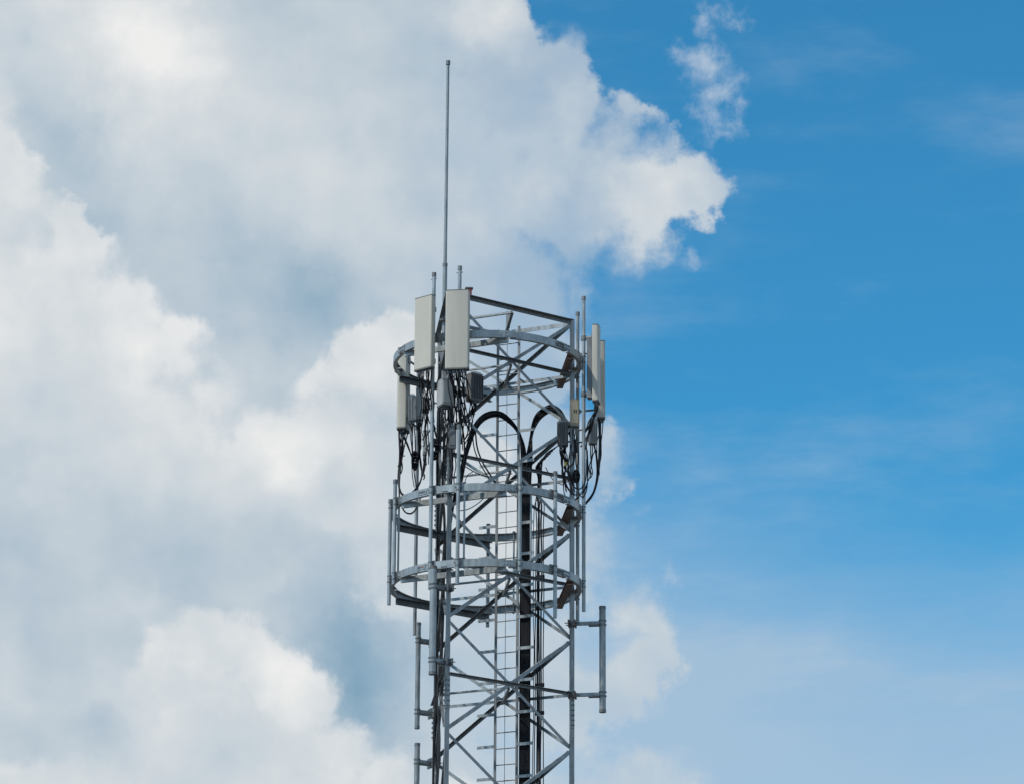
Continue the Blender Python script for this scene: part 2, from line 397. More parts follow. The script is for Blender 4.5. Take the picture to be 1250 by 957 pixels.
for a, b in (('AB', 'AC'), ('AC', 'BC'), ('BC', 'AB')):
    angle_bar(MID[a] + Z * (z_top - 0.03), MID[b] + Z * (z_top - 0.03), 0.055, 0.007, Z, -0.06).build('plan_brace', GALV if a == 'AB' else GALV_D, tower)
    for i in range(1, 5):
        zz = (levels[i - 1] + levels[i]) / 2 - 0.05
        if a != 'BC': angle_bar(MID[a] * .97 + Z * zz, MID[b] * .97 + Z * zz, 0.045, 0.007, Z, -0.03).build('plan_brace', GALV, tower)

# ================================================================== ladder on the back face
eBC = (C_ - B_).normalized(); nBC = MID['BC'].normalized()
def bc(px, inset, row=700):
    """Point on the plane parallel to the back face, set in by inset, at image column px."""
    best = None
    for i in range(601):
        q = B_ + eBC * (i * 0.005) - nBC * inset
        d = abs(proj((q.x, q.y, zat(q.x, q.y, row)))[0] - px)
        if best is None or d < best[0]: best = (d, q)
    return best[1]
L1, L2 = bc(606, 0.22), bc(632, 0.22)
ladder = thing('access_ladder', 'slim steel access ladder climbing inside the lattice tower', 'ladder', ((L1.x + L2.x) / 2, (L1.y + L2.y) / 2, 0))
zl1 = zat(L1.x, L1.y, 403); zl2 = zl1 + 0.02
for q, zz in ((L1, zl1), (L2, zl2)):
    MB().box((q.x, q.y, zz / 2), 0.05, 0.022, zz, eBC, nBC).build('rail', GALV_D, ladder)
zr = 0.3; k = 0
while zr < zl1 - 0.1:
    MB().tube([L1 + Z * zr, L2 + Z * zr], 0.011, 6).build('rung', GALV_D, ladder); zr += 0.322
LM = (L1 + L2) / 2
MB().tube([LM - nBC * 0.06 + Z * 0.3, LM - nBC * 0.06 + Z * (zl1 - 0.1)], 0.006, 6).build('safety_cable', GALV_D, ladder)
mb = MB().box(LM - nBC * 0.06 + Z * (zl1 + 0.02), 0.055, 0.02, 0.66, eBC, nBC)
for j in range(5): mb.box(LM - nBC * 0.06 + eBC * 0.036 + Z * (zl1 + 0.26 - j * 0.085), 0.03, 0.03, 0.03, eBC, nBC)
mb.build('safety_cable_bracket', GALV_D, ladder)
for zz in (zl1 - 0.12, zl1 - 0.9): MB().box(LM + Z * zz, 0.46, 0.012, 0.03, eBC, nBC).build('top_strut', GALV_D, ladder)
SP = (zat(L1.x, L1.y, 605) - zat(L1.x, L1.y, 951)) / 9
za = zat(L1.x, L1.y, 604)
LL, LR = bc(584, 0.22), bc(652, 0.22)
j = -2
while za - j * SP > 0.6:
    zz = za - j * SP
    MB().box((L1 + LL) / 2 + nBC * 0.01 + Z * zz, (L1 - LL).length, 0.012, 0.06, eBC, nBC).build('side_arm', GALV, ladder)
    MB().box((L2 + LR) / 2 - nBC * 0.02 + Z * zz, (L2 - LR).length, 0.012, 0.06, eBC, nBC).build('side_arm', GALV_L, ladder)
    j += 1
for i in range(1, 12):      # stand-offs that carry the ladder from the back face
    zz = (levels[min(i, len(levels) - 1)] + levels[i - 1]) / 2 if i < len(levels) else None
    if zz is None: break
    for q in (L1, L2): MB().box(q + nBC * 0.12 + Z * zz, 0.03, 0.24, 0.03, eBC, nBC).build('stand_off', GALV, ladder)

# ================================================================== feeder cables up the tray
run = thing('feeder_cable_run', 'thick bundle of black feeder cables clipped beside the ladder', 'cable bundle', (L2.x + .1, L2.y, 0))
c0, c1 = bc(635.5, 0.17), bc(646.5, 0.17)
zb = zat(c0.x, c0.y, 560)
def Lf(a, b, t): return a + (b - a) * t
def pxpath(pts): return spline([at(*p) for p in pts], 6)
left_path = [(636, 552, c0.y), (633, 527, .62), (617, 509, .2), (603, 505, -.2), (589, 510, -.6), (578, 524, -1.0), (571, 545, -1.3), (566, 562, -1.45), (561, 590, -1.52)]
right_path = [(647, 556, c1.y), (649, 530, .62), (654, 514, .62), (661, 505, .6), (672, 499, .5), (683, 504, .35), (691, 517, .25), (698, 533, .2), (702, 552, .2)]
for i in range(26):
    t = (i % 13) / 12; lay = i // 13
    base = Lf(c0, c1, t) + nBC * (0.03 * lay)
    wob = rnd.uniform(-.006, .006)
    go_left = t < 0.5
    pts = [base + Z * 0.4, base + Z * 6 + eBC * wob, base + Z * 12, base + Z * (zb - 2.2) - eBC * wob, base + Z * (zb - 1.1), base + Z * (zb - 0.55)]
    j = rnd.uniform(-1, 1) * 4.4; jy = rnd.uniform(-.08, .08)
    bx = proj(base + Z * zb)[0]
    path = left_path if go_left else right_path
    ox, oy = (603, 552) if go_left else (674, 548)
    for n, (a, b, c) in enumerate(path):
        k = 1 + j * .019 * min(1.0, n / 2) * (1 + .25 * math.sin(n * 1.1 + i))
        a0 = (bx if go_left else bx + 1.5) if n == 0 else ox + (a - ox) * k
        pts.append(at(a0, b if n == 0 else oy + (b - oy) * k, c + jy))
    MB().tube(spline(pts, 6), 0.0165, 6).build('cable', RUBBER, run)
for row in (598, 713, 790, 868, 947):
    q = Lf(c0, c1, .5); zc = zat(q.x, q.y, row)
    MB().box(q - nBC * 0.022 + Z * zc, 0.22, 0.012, 0.02, eBC, nBC).build('clip', RUBBER2, run)
run2 = thing('power_cable_run', 'loose thin black power cables hanging down right of the thick feeder bundle', 'cable bundle', (c1.x + .2, c1.y, 0))
for i, (xx, w) in enumerate(((654, .011), (656.5, .018), (658.5, .014), (661, .017), (663.5, .010), (651.5, .008), (657.5, .013))):
    q = bc(xx, 0.14); pts = [q + Z * 0.4, q + Z * 8, q + Z * 12 + eBC * .01]
    for row in (940, 880, 830, 790, 740, 715, 670, 640, 615):
        j = rnd.uniform(-.018, .018) * (0.3 if row in (715, 830, 880) else 1)
        pts.append(q + eBC * j + nBC * rnd.uniform(-.01, .01) + Z * zat(q.x, q.y, row))
    pts += [at(655 + i * .9, 604, .55), at(657 + i * .6, 585, .5), at(654 + i * 1.6, 570 - i * 2, .45), at(663 + i * 3, 562 - i * 3, .3)]
    MB().tube(spline(pts, 4), w, 6).build('cable', RUBBER if i % 3 else RUBBER2, run2)
for row in (704, 742, 836, 870):
    q = bc(659, 0.14)
    MB().box(q + Z * zat(q.x, q.y, row), 0.2, 0.06, 0.07, eBC, nBC, bev=.02).build('clamp', RUBBER, run2)

# ================================================================== mounting rings
RR = 1.91; BOW = math.radians(37)
def pol(r, a, z): return Vector((r * math.cos(a), r * math.sin(a), z))
def arc_beam(r, a0, a1, z, h=0.15, fl=0.075, t=0.01, n=14):
    """Rolled channel: web outwards, flanges inwards."""
    m = MB(); pr = [(0, -h / 2), (0, h / 2), (-fl, h / 2), (-fl, h / 2 - t), (-t, h / 2 - t), (-t, -h / 2 + t), (-fl, -h / 2 + t), (-fl, -h / 2)]
    vs = []; k = len(pr)
    for i in range(n + 1):
        a = a0 + (a1 - a0) * i / n
        vs += [pol(r + x, a, z + y) for x, y in pr]
    fs = [[i * k + j, i * k + (j + 1) % k, (i + 1) * k + (j + 1) % k, (i + 1) * k + j] for i in range(n) for j in range(k)]
    m.add([Vector(v) for v in vs], [f[::-1] for f in fs])
    b = n * k
    m.f += [list(range(k)), [b + j for j in reversed(range(k))]]; m.sm += [False, False]
    return m
def straight_channel(p, q, h, fl, t, outward):
    d = (q - p).normalized(); ex = (outward - d * outward.dot(d)).normalized()
    pr = [(0, -h / 2), (0, h / 2), (-fl, h / 2), (-fl, h / 2 - t), (-t, h / 2 - t), (-t, -h / 2 + t), (-fl, -h / 2 + t), (-fl, -h / 2)]
    if ex.cross(Z).dot(d) > 0: pass
    else: pr = pr[::-1]
    return MB().prism(pr, p, q, ex, Z)
RINGS = []
for name_i, (row, lab) in enumerate(((444, 'highest galvanised ring of bowed channels around the tower, carrying the panel antennas'),
                                     (626, 'middle galvanised ring of bowed channels around the tower, below the cable loops'),
                                     (716, 'lowest galvanised ring of bowed channels around the tower'))):
    z = zat(0, 0, row); RINGS.append(z)
    ring = thing('mounting_ring', lab, 'mounting ring', (0, 0, z), 'mounting rings around the tower top')
    for k in ('A', 'B', 'C'):
        c = math.atan2(LEG[k].y, LEG[k].x)
        bow = arc_beam(RR, c - BOW, c + BOW, z).build('bow_beam', GALV_L, ring)
        nxt = arc_beam(RR - 0.012, c + BOW + 0.03, c + 2 * math.pi / 3 - BOW - 0.03, z).build('link_beam', GALV_L, ring)
        dz, sh, fl = {'A': (-.095, 0, .06), 'B': (-.165, 0, .09), 'C': (-.085, .15, .125)}[k]
        p, q = (pol(RR - 0.03, c + sg * BOW, z + dz) + LEG[k].normalized() * sh for sg in (-1, 1))
        if k == 'C': p, q = p + (q - p) * .09, q - (q - p) * .04
        straight_channel(p, q, 0.11 if k != 'B' else .13, fl, 0.01, LEG[k].normalized()).build('chord_beam', {'A': GALV_L, 'B': GALV_D, 'C': RUSTY}[k], ring)  # rear chord: shade inside the channel put into its darker colour
        for sgn in (-1, 1):
            a = c + sgn * BOW; rv = pol(1, a, 0); tv = Z.cross(rv)
            sp = MB().box(pol(RR - 0.006, a + sgn * 0.03, z), 0.26, 0.028, 0.125, tv, rv).build('splice_plate', GALV_L, ring)
            mb = MB()
            for bx in (-.09, -.03, .03, .09):
                for bz in (-.035, .035):
                    cc = pol(RR + 0.008, a + sgn * 0.03, z) + tv * bx + Z * bz
                    mb.prism(circ(0.012, 6), cc, cc + rv * 0.016, tv, Z)
            mb.build('bolt', GALV_D, ring, kind='stuff')
        # stub that ties chord and bow to the leg
        o = LEG[k].normalized()
        MB().box(LEG[k] + o * 0.02 + Z * (z - 0.045), 0.34, 0.12, 0.012, o, Z.cross(o)).build('leg_bracket', GALV_D if k != 'C' else RUSTY, ring)
    for a_deg, w_, reds in ((-131, .17, (2, 3) if name_i == 2 else ()), (-40, .2, ()), (52, .15, ())):
        if a_deg == -131 and name_i == 0: continue
        a = math.radians(a_deg); rv = pol(1 if a_deg < 0 else -1, a, 0); tv = Z.cross(rv)
        base = pol(RR + 0.004 if a_deg < 0 else RR - .026, a, z + 0.005)
        st = MB().box(base, w_ + .05, 0.004, 0.09, tv, rv).build('marking_plate', GALV_L if a_deg != -40 else GALV_D, ring)
        for j in range(4):      # stencilled marks, too small to read
            jj = random.Random(j * 7 + name_i)
            m_ = MB()
            for sx, sz, wx, wz in ((-.009, 0, .008, .042), (jj.choice((.009, .004)), jj.uniform(-.01, .012), .01, .026), (0, .017, .022, .008)):
                m_.box(base + rv * .004 + tv * (-w_ / 2 + w_ * (j + .5) / 4 + sx) + Z * sz, wx, .003, wz, tv, rv)
            m_.build('mark', REDM if j in reds else BLACKM, st)

# ================================================================== mounting poles
def on_ring(px, front, row, r=RR + 0.055):
    best = None
    for i in range(720):
        a = math.radians(i * 0.5)
        if (math.sin(a) < 0) != front: continue
        p = pol(r, a, 0); d = abs(proj((p.x, p.y, zat(p.x, p.y, row)))[0] - px)
        if best is None or d < best[0]: best = (d, p, a)
    return best[1], best[2]
def pole(px, front, top, bot, label, rad=0.037, rings=(1, 2), mat_=None, r=RR + 0.055, ang=None, name='mounting_pole', group='mounting poles clamped to the rings', row=None):
    row = row or (top + bot) / 2
    if ang is None: p, a = on_ring(px, front, row, r)
    else: a = math.radians(ang); p = pol(r, a, 0)
    z1, z0 = zat(p.x, p.y, top), zat(p.x, p.y, bot)
    t = thing(name, label, 'pole', (p.x, p.y, z0), group)
    MB().tube([p + Z * z0, p + Z * z1], rad, 16).build('tube', mat_ or GALV_L, t)
    MB().tube([p + Z * (z1 - 0.07), p + Z * (z1 + 0.012)], rad + 0.007, 16).build('cap', GALV_D, t)
    rv = pol(1, a, 0); tv = Z.cross(rv)
    for i in rings:
        zc = RINGS[i]
        if not (z0 - 0.05 < zc < z1 + 0.05): continue
        for dz in (-0.06, 0.06):
            MB().tube([p + Z * (zc + dz - 0.012), p + Z * (zc + dz + 0.012)], rad + 0.009, 14).build('clamp_band', GALV_D, t)
        MB().box(p - rv * (rad + 0.03) + Z * zc, 0.17, 0.03, 0.2, tv, rv).build('clamp_plate', GALV, t)
        for sx in (-1, 1): MB().tube([p - rv * 0.14 + tv * sx * 0.06 + Z * zc, p + rv * 0.03 + tv * sx * 0.06 + Z * zc], 0.009, 6).build('clamp_bolt', GALV_D, t)
    if top < 400:
        for dz in (0.05,):
            MB().tube([p + tv * (rad + .035) + Z * (z1 - 0.12), p - tv * (rad + .035) + Z * (z1 - 0.12)], 0.008, 6).build('cross_pin', GALV_D, t)
    return p, a, z0, z1
PO = {}
PO['a'] = pole(476.5, True, 610, 738, 'galvanised tube on the lower rings left rim, lower hanging of a close pair', ang=196)
PO['b'] = pole(481.5, True, 586, 713, 'galvanised tube on the lower rings left rim, higher standing of a close pair')
PO['d'] = pole(526, True, 334, 719, 'long galvanised tube running past all three rings behind the angled cream panel', row=600, rings=(0, 1, 2))
PO['e'] = pole(559, True, 519, 713, 'galvanised tube on the two lower rings, rising to below the broad cream panel', row=640)
PO['e1'] = pole(560.5, True, 326, 500, 'short galvanised tube holding the broad cream panel on the highest ring', rings=(0,), row=400)
PO['g'] = pole(634.5, True, 565, 697, 'galvanised tube on the two lower rings in front of the black feeder bundle', row=640)
PO['i'] = pole(677.5, True, 576, 754, 'galvanised tube on the two lower rings standing between feeder bundle and right leg', row=650)
PO['k'] = pole(712.5, True, 363, 746, 'long galvanised tube on all three rings carrying the slim antennas and their cables', rings=(0, 1, 2), row=600, ang=-9)
PO['j'] = pole(708, False, 382, 762, 'greyer long galvanised tube just behind the tube with the slim antennas', rings=(0, 1, 2), mat_=GALV, row=600, ang=20)
PO['l'] = pole(508, False, 450, 775, 'long weathered tube on the rings holding the left antenna and slim radio boxes', rings=(0, 1, 2), mat_=GALV, row=650)
PO['m'] = pole(595.5, False, 640, 765, 'weathered tube on the far side of the two lower rings, behind the ladder', mat_=GALV, row=700)
for px, front, top, bot, lab in ((486.5, True, 613, 703, 'thin steel rod tying the lower rings beside the left pair of tubes'),
                                 (567, True, 594, 685, 'thin steel rod tying the lower rings near the left tower leg'),
                                 (648, True, 597, 690, 'thin steel rod tying the lower rings in front of the feeder bundle'),
                                 (627.5, False, 660, 746, 'thin steel rod tying the lower rings behind the ladder')):
    p, a = on_ring(px, front, (top + bot) / 2, RR - 0.045 if px > 500 else RR - .04)
    t = thing('tie_rod', lab, 'rod', (p.x, p.y, RINGS[2]), 'rods between the lower rings')
    rv = pol(1, a, 0)
    MB().tube([p + Z * (RINGS[2] - .1), p + Z * (RINGS[1] + .1)], 0.02, 10).build('rod', GALV_L, t)
    for zc in (RINGS[1], RINGS[2]): MB().tube([p + Z * (zc + 0.085), p + Z * (zc + 0.11)], 0.034, 6).build('nut', GALV_D, t)

# ================================================================== panel antennas
def rrect(w, d, rf, rb, n=4):
    """Rounded outline, front at -y."""
    out_ = []
    for cx, cy, r, s in ((w / 2, -d / 2, rf, -90), (w / 2, d / 2, rb, 0), (-w / 2, d / 2, rb, 90), (-w / 2, -d / 2, rf, 180)):
        ox = cx - r * (1 if cx > 0 else -1); oy = cy - r * (1 if cy > 0 else -1)
        for i in range(n + 1):
            a = math.radians(s + 90 * i / n); out_.append((ox + r * math.cos(a), oy + r * math.sin(a)))
    return out_
def cable_drop(p0, p1, sag, seed, r, sway=0.05):
    q = random.Random(seed); v = p1 - p0
    pts = [p0, p0 - Z * 0.08]
    for t in (0.25, 0.5, 0.75):
        pts.append(p0 + v * t - Z * (sag * 4 * t * (1 - t)) + Vector((q.uniform(-1, 1), q.uniform(-1, 1), 0)) * sway)
    pts.append(p1)
    return MB().tube(spline(pts, 4), r, 5)
def panel(label, px, py0, py1, Y, face, w, d, poleP, n_cab, ends, seed, rf=0.035, rail=False, group='cream panel antennas around the highest ring'):
    """face = azimuth of the radiating side, degrees from +x."""
    a = math.radians(face); n = Vector((math.cos(a), math.sin(a), 0)); ex = Z.cross(n)
    c = at(px, (py0 + py1) / 2, Y); z1 = at(px, py0, Y).z; z0 = at(px, py1, Y).z
    t = thing('panel_antenna', label, 'antenna', (c.x, c.y, z0), group)
    pr = [(x, y) for x, y in rrect(w, d, rf, 0.02)]
    b = Vector((c.x, c.y, 0)); ey = -n
    MB().prism(pr, b + Z * (z0 + 0.03), b + Z * (z1 - 0.02), ex, ey, True).build('radome', RADOME, t)
    for za_, zb_, sc in ((z0, z0 + 0.03, 1.012), (z1 - 0.02, z1, 1.012)):
        MB().prism([(x * sc, y * sc) for x, y in pr], b + Z * za_, b + Z * zb_, ex, ey).build('end_cap', CAPM, t)
    pp = Vector((poleP.x, poleP.y, 0)); bk = b - n * (d / 2)
    for zz in (z0 + 0.22, z1 - 0.22):
        MB().tube([bk + Z * zz, pp + Z * zz], 0.022, 8).build('bracket_arm', GALV_D, t)
        MB().box(bk - n * 0.015 + Z * zz, 0.16, 0.03, 0.12, ex, ey).build('bracket_plate', GALV, t)
        MB().tube([pp + Z * (zz - .045), pp + Z * (zz + .045)], 0.056, 12).build('pole_clamp', GALV_D, t)
    if rail: MB().box(bk - n * .065 + Z * ((z0 + z1) / 2 - .08), .16, .11, (z1 - z0) * .78, ex, ey).build('mounting_rail', GALV_D, t)
    q = random.Random(seed)
    for i in range(n_cab):
        s = b + ex * (w * (-.4 + .8 * (i + .5) / n_cab)) + ey * q.uniform(-d * .28, d * .28) + Z * z0
        MB().tube([s, s - Z * 0.06], 0.017, 6).build('connector', GALV_D, t)
        e = ends[i % len(ends)]; e = at(e[0] + q.uniform(-3, 3), e[1] + q.uniform(-8, 8), e[2] + q.uniform(-.08, .08))
        cable_drop(s - Z * 0.05, e, q.uniform(0.0, 0.14), seed * 31 + i, q.uniform(.010, .0145), .03).build('jumper_cable', RUBBER if i % 4 else RUBBER2, t)
    return t
panel('broad cream panel antenna facing forward beside the tall lightning rod', 558.5, 355, 452, PO['e1'][0].y - 0.30, -98, 0.47, 0.14, PO['e1'][0], 15,
      [(555, 520, -1.75), (566, 500, -1.6), (572, 520, -1.5), (562, 545, -1.6), (575, 498, -1.6)], 1)
panel('cream panel antenna turned aside on the tube next to the broad panel', 518.5, 363, 452, PO['d'][0].y - 0.12, -130, 0.455, 0.13, PO['d'][0], 11,
      [(522, 500, -1.5), (516, 520, -1.2), (530, 520, -1.5), (535, 545, -1.4)], 2)
panel('cream panel antenna low outside the left rim of the highest ring', 492.5, 428, 526, 0.9, 170, 0.42, 0.20, PO['l'][0], 7,
      [(488, 575, .8), (492, 560, .8), (505, 565, 1.0)], 3, .06)
panel('slim cream antenna seen edge-on outside the right rim, nearer and higher of two', 728, 398.5, 492, PO['k'][0].y - .12, -12, 0.30, 0.125, PO['k'][0], 5,
      [(714, 535, -.2), (718, 525, -.2), (711, 550, -.2)], 4, .03, True)
panel('slim cream antenna seen edge-on outside the right rim, lower one half hidden', 732.8, 418.5, 513, .55, 8, 0.32, 0.16, PO['j'][0], 4,
      [(730, 560, .45), (729, 575, .42)], 5, .04)

# ================================================================== radio units
def radio(label, x0, y0, x1, y1, Y, alpha, mt, poleP, depth, seed, n_cab=6, ends=((0, 0),), fins=False, group='radio boxes strapped to the poles', slots=False):
    """alpha: how far the front is turned to the left of the camera, degrees."""
    a = math.radians(-90 - alpha); n = Vector((math.cos(a), math.sin(a), 0)); ex = Z.cross(n); ey = -n
    c = at((x0 + x1) / 2, (y0 + y1) / 2, Y); W = (x1 - x0) / 61.0; H = abs(at(x0, y0, Y).z - at(x0, y1, Y).z)
    w = max(0.08, (W - depth * abs(math.sin(math.radians(alpha)))) / math.cos(math.radians(alpha)))
    t = thing('radio_unit', label, 'radio unit', (c.x, c.y, c.z - H / 2), group)
    MB().box(c, w, depth, H, ex, ey, bev=0.012).build('housing', mt, t)
    MB().box(c + Z * (H / 2 + 0.008), w * 1.03, depth * 1.03, 0.016, ex, ey).build('lid', RGREY if mt is not RBEIGE else RBEIGE, t)
    MB().box(c - Z * (H / 2 + 0.012), w * .92, depth * .9, 0.024, ex, ey).build('connector_plate', RDARK, t)
    nf = max(3, int(w / 0.035))
    if fins:
        mb = MB()
        for i in range(nf): mb.box(c + n * (depth / 2 + 0.02) + ex * (w * (-.45 + .9 * i / (nf - 1))), 0.008, 0.04, H * .9, ex, ey)
        mb.build('cooling_fins', mt, t, kind='stuff')
    else:
        MB().box(c + n * (depth / 2 + 0.006), w * .82, 0.012, H * .84, ex, ey, bev=.005).build('cover', mt, t)
        if slots:
            for sx in (-.12, .12): MB().box(c + n * (depth / 2 + 0.014) + ex * (w * sx) + Z * (H * .06), 0.02, 0.006, 0.07, ex, ey).build('slot', BLACKM, t)
    hd = c + n * (depth / 2) + Z * (H / 2 + 0.03)
    MB().tube([hd - ex * w * .3 - Z * .03, hd - ex * w * .3, hd + ex * w * .3, hd + ex * w * .3 - Z * .03], 0.007, 6).build('handle', GALV_D, t)
    pp = Vector((poleP.x, poleP.y, 0)); bk = c - n * (depth / 2)
    for dz in (-H * .28, H * .28):
        MB().tube([bk + Z * dz, pp + Z * (c.z + dz)], 0.018, 6).build('strap_arm', GALV_D, t)
    q = random.Random(seed)
    for i in range(n_cab):
        s = c + ex * (w * (-.38 + .76 * (i + .5) / n_cab)) + ey * q.uniform(-depth * .3, depth * .3) - Z * (H / 2 + .02)
        MB().tube([s, s - Z * 0.05], 0.013, 6).build('connector', GALV_D, t)
        e = ends[i % len(ends)]; e = at(e[0] + q.uniform(-2.5, 2.5), e[1] + q.uniform(-9, 9), e[2] + q.uniform(-.08, .08))
        cable_drop(s - Z * 0.04, e, q.uniform(0.02, 0.2), seed * 17 + i, q.uniform(.009, .013), .035).build('cable', RUBBER if i % 5 else RUBBER2, t)
    return t
radio('light grey radio box with pale side below the broad cream panel', 533, 466, 555, 496, -1.8, -25, RGREY, PO['d'][0], 0.27, 11, 7, ((546, 540, -1.5), (553, 560, -1.5), (540, 560, -1.45)))
radio('dark grey finned radio box hanging right of the broad panel', 568, 458, 589, 489, -1.55, -38, RDARK, PO['e1'][0], 0.22, 12, 9, ((570, 525, -1.5), (577, 500, -1.5), (566, 545, -1.5)), fins=True)
radio('narrow grey radio box with ribbed front beside the left antenna', 499, 484, 507.5, 513, .75, 8, RGREY, PO['l'][0], 0.12, 13, 5, ((505, 560, .9), (507, 590, 1.0)), fins=True)
radio('plain narrow grey radio box second from the left antenna', 507.5, 476, 516, 512, .9, 8, RGREY, PO['l'][0], 0.14, 14, 5, ((512, 560, 1.0), (516, 585, 1.0)))
radio('small black radio box strapped to the long tube under the angled panel', 515, 487, 524, 502, -1.3, 0, RDARK, PO['d'][0], 0.14, 15, 4, ((518, 540, -1.2), (522, 560, -1.2)))
radio('thin grey box hanging among cables left of the long tube', 516, 527, 521.5, 554, -1.0, 0, RGREY, PO['d'][0], 0.08, 16, 3, ((518, 580, -.9),))
radio('brown-grey flat box among cables on the left tower leg', 548, 520, 557, 546, -1.66, 0, GALV_D, A_, 0.10, 17, 4, ((549, 580, -1.6), (555, 590, -1.6)))
radio('beige box with two dark slots on the right tower leg', 696, 490, 707, 520, -.10, -6, RBEIGE, C_, 0.14, 18, 4, ((699, 560, -.05), (704, 575, -.1)), slots=True)
radio('dark grey radio box under the cable loop at the right leg', 680, 516, 694, 543, .05, 14, RDARK, C_, 0.20, 19, 9, ((690, 600, .1), (693, 575, .1), (700, 595, .0)), fins=True)
radio('grey radio box behind the right tubes below the slim antennas', 718, 514, 729, 541, .35, -14, RGREY, PO['j'][0], 0.14, 20, 3, ((722, 575, .3), (716, 585, .1)), fins=True)

# ================================================================== hanging cables and coils
def loose(name, label, paths, r, group=None, mats=(RUBBER, RUBBER, RUBBER2), jit=1.2, copies=1):
    first = at(*paths[0][0]); t = thing(name, label, 'cables', first, group)
    for k, pth in enumerate(paths):
        for c in range(copies):
            j = [rnd.uniform(-jit, jit) for _ in range(3)]
            pts = [at(x + j[0] * (0.4 + .6 * math.sin(i * .9 + c)), y + j[1], Y + j[2] * .03) for i, (x, y, Y) in enumerate(pth)]
            MB().tube(spline(pts, 5), r * rnd.uniform(.8, 1.15), 6).build('cable', mats[(k + c) % len(mats)], t)
    return t
loose('hanging_cables', 'black cables looping low under the left antenna onto the middle ring', [
    [(487, 527, .9), (488, 555, .8), (486, 585, .6), (490, 602, .3), (499, 604, .2), (509, 594, .5), (516, 578, .8), (521, 545, .9)],
    [(493, 527, .9), (490, 560, .8), (487, 590, .5), (492, 604, .3), (502, 602, .3), (513, 588, .6), (519, 560, .9)],
    [(499, 525, .9), (494, 545, .85), (489, 575, .6), (488, 605, .0), (493, 622, -.3), (501, 626, -.3), (508, 620, .1), (514, 606, .3)]], .013, 'loose cable loops', copies=2)
loose('hanging_cables', 'heavy black cables hanging outside the right rim from the slim antennas', [
    [(731, 512, .5), (732, 535, .5), (731, 560, .45), (728.5, 585, .4), (723, 604, .3), (715, 614, .15)],
    [(725, 541, .45), (728.5, 557, .45), (729.5, 580, .4), (725, 600, .3), (715, 614, .15)]], .017, 'loose cable loops', copies=3)
loose('hanging_cables', 'tangle of thin black cables looped around the right tubes above the middle ring', [
    [(690, 540, .1), (687, 560, .0), (688, 580, -.1), (694, 597, -.2), (704, 604, -.3), (714, 597, -.35), (718, 580, -.3), (717, 550, -.3)],
    [(697, 542, .1), (694, 560, .0), (693, 578, -.1), (699, 592, -.2), (708, 596, -.35), (715, 585, -.35), (716, 560, -.3)],
    [(702, 550, .1), (700, 565, -.1), (690, 575, .0), (688, 590, .0), (690, 605, .0), (700, 610, -.1), (707, 606, -.3)],
    [(704, 540, -.2), (706, 560, -.3), (703, 580, -.3), (706, 600, -.35), (712, 606, -.35), (717, 590, -.35), (716, 545, -.3)]], .010, 'loose cable loops', copies=2)
loose('hanging_cables', 'thin black cables looping over the top of the tube behind the slim antennas', [
    [(714, 483, -.4), (720, 485, -.4), (727, 482, -.3), (730, 490, -.2), (726, 505, -.2), (720, 525, -.3), (716, 540, -.35)],
    [(728, 483, -.2), (729, 492, -.2), (724, 512, -.2), (718, 530, -.3), (715, 548, -.35)]], .012, 'loose cable loops', copies=2)
loose('hanging_cables', 'two stiff black cables curving from the big loop down towards the ladder', [
    [(577, 528, -1.0), (579, 545, -1.0), (584, 560, -.95), (592, 575, -.8), (600, 588, -.6)],
    [(580, 524, -.9), (582, 545, -.95), (588, 562, -.9), (597, 577, -.7), (605, 588, -.5)]], .014, 'loose cable loops', jit=.7)
loose('hanging_cables', 'thin black cable drooping from the left leg to the ladder', [
    [(563, 566, -1.4), (578, 575, -1.2), (592, 581, -.9), (606, 581, -.4), (625, 578, .3)],
    [(562, 623, -1.5), (572, 621, -1.3), (584, 614, -.9), (597, 602, -.3)], [(567, 590, -1.4), (571, 580, -1.3), (579, 575, -1.2)],
    [(666, 570, .3), (670, 578, .3), (677, 587, .2), (688, 592, .1)]], .010, 'loose cable loops', jit=.5)
loose('leg_cables', 'matted dark cables strapped down the left tower legs', [
    [(536, 500, -.6), (534, 545, -.7), (533, 590, -.8), (534, 640, -.8), (533, 690, -.6), (534, 740, -.6), (532, 800, -.6), (533, 850, -.6), (530, 900, -.6), (528, 956, -.6), (527, 985, -.6)],
    [(541, 500, -.6), (543, 545, -.7), (541, 590, -.8), (543, 640, -.8), (541, 690, -.8), (541, 740, -.7), (539, 800, -.7), (535, 850, -.7), (537, 900, -.7), (534, 956, -.7), (533, 985, -.7)],
    [(552, 470, -1.6), (553, 510, -1.6), (550, 545, -1.6), (552, 575, -1.6), (549, 610, -1.5), (547, 640, -1.3), (543, 690, -1.0), (542, 740, -.8), (540, 800, -.7), (538, 850, -.7)],
    [(560, 470, -1.6), (563, 510, -1.6), (567, 540, -1.6), (566, 565, -1.6), (558, 590, -1.5), (552, 620, -1.4), (548, 650, -1.2), (544, 700, -.9)]], .014, None, (RUBBER, RUBBER2, RUBBER2), 2.2, copies=4)
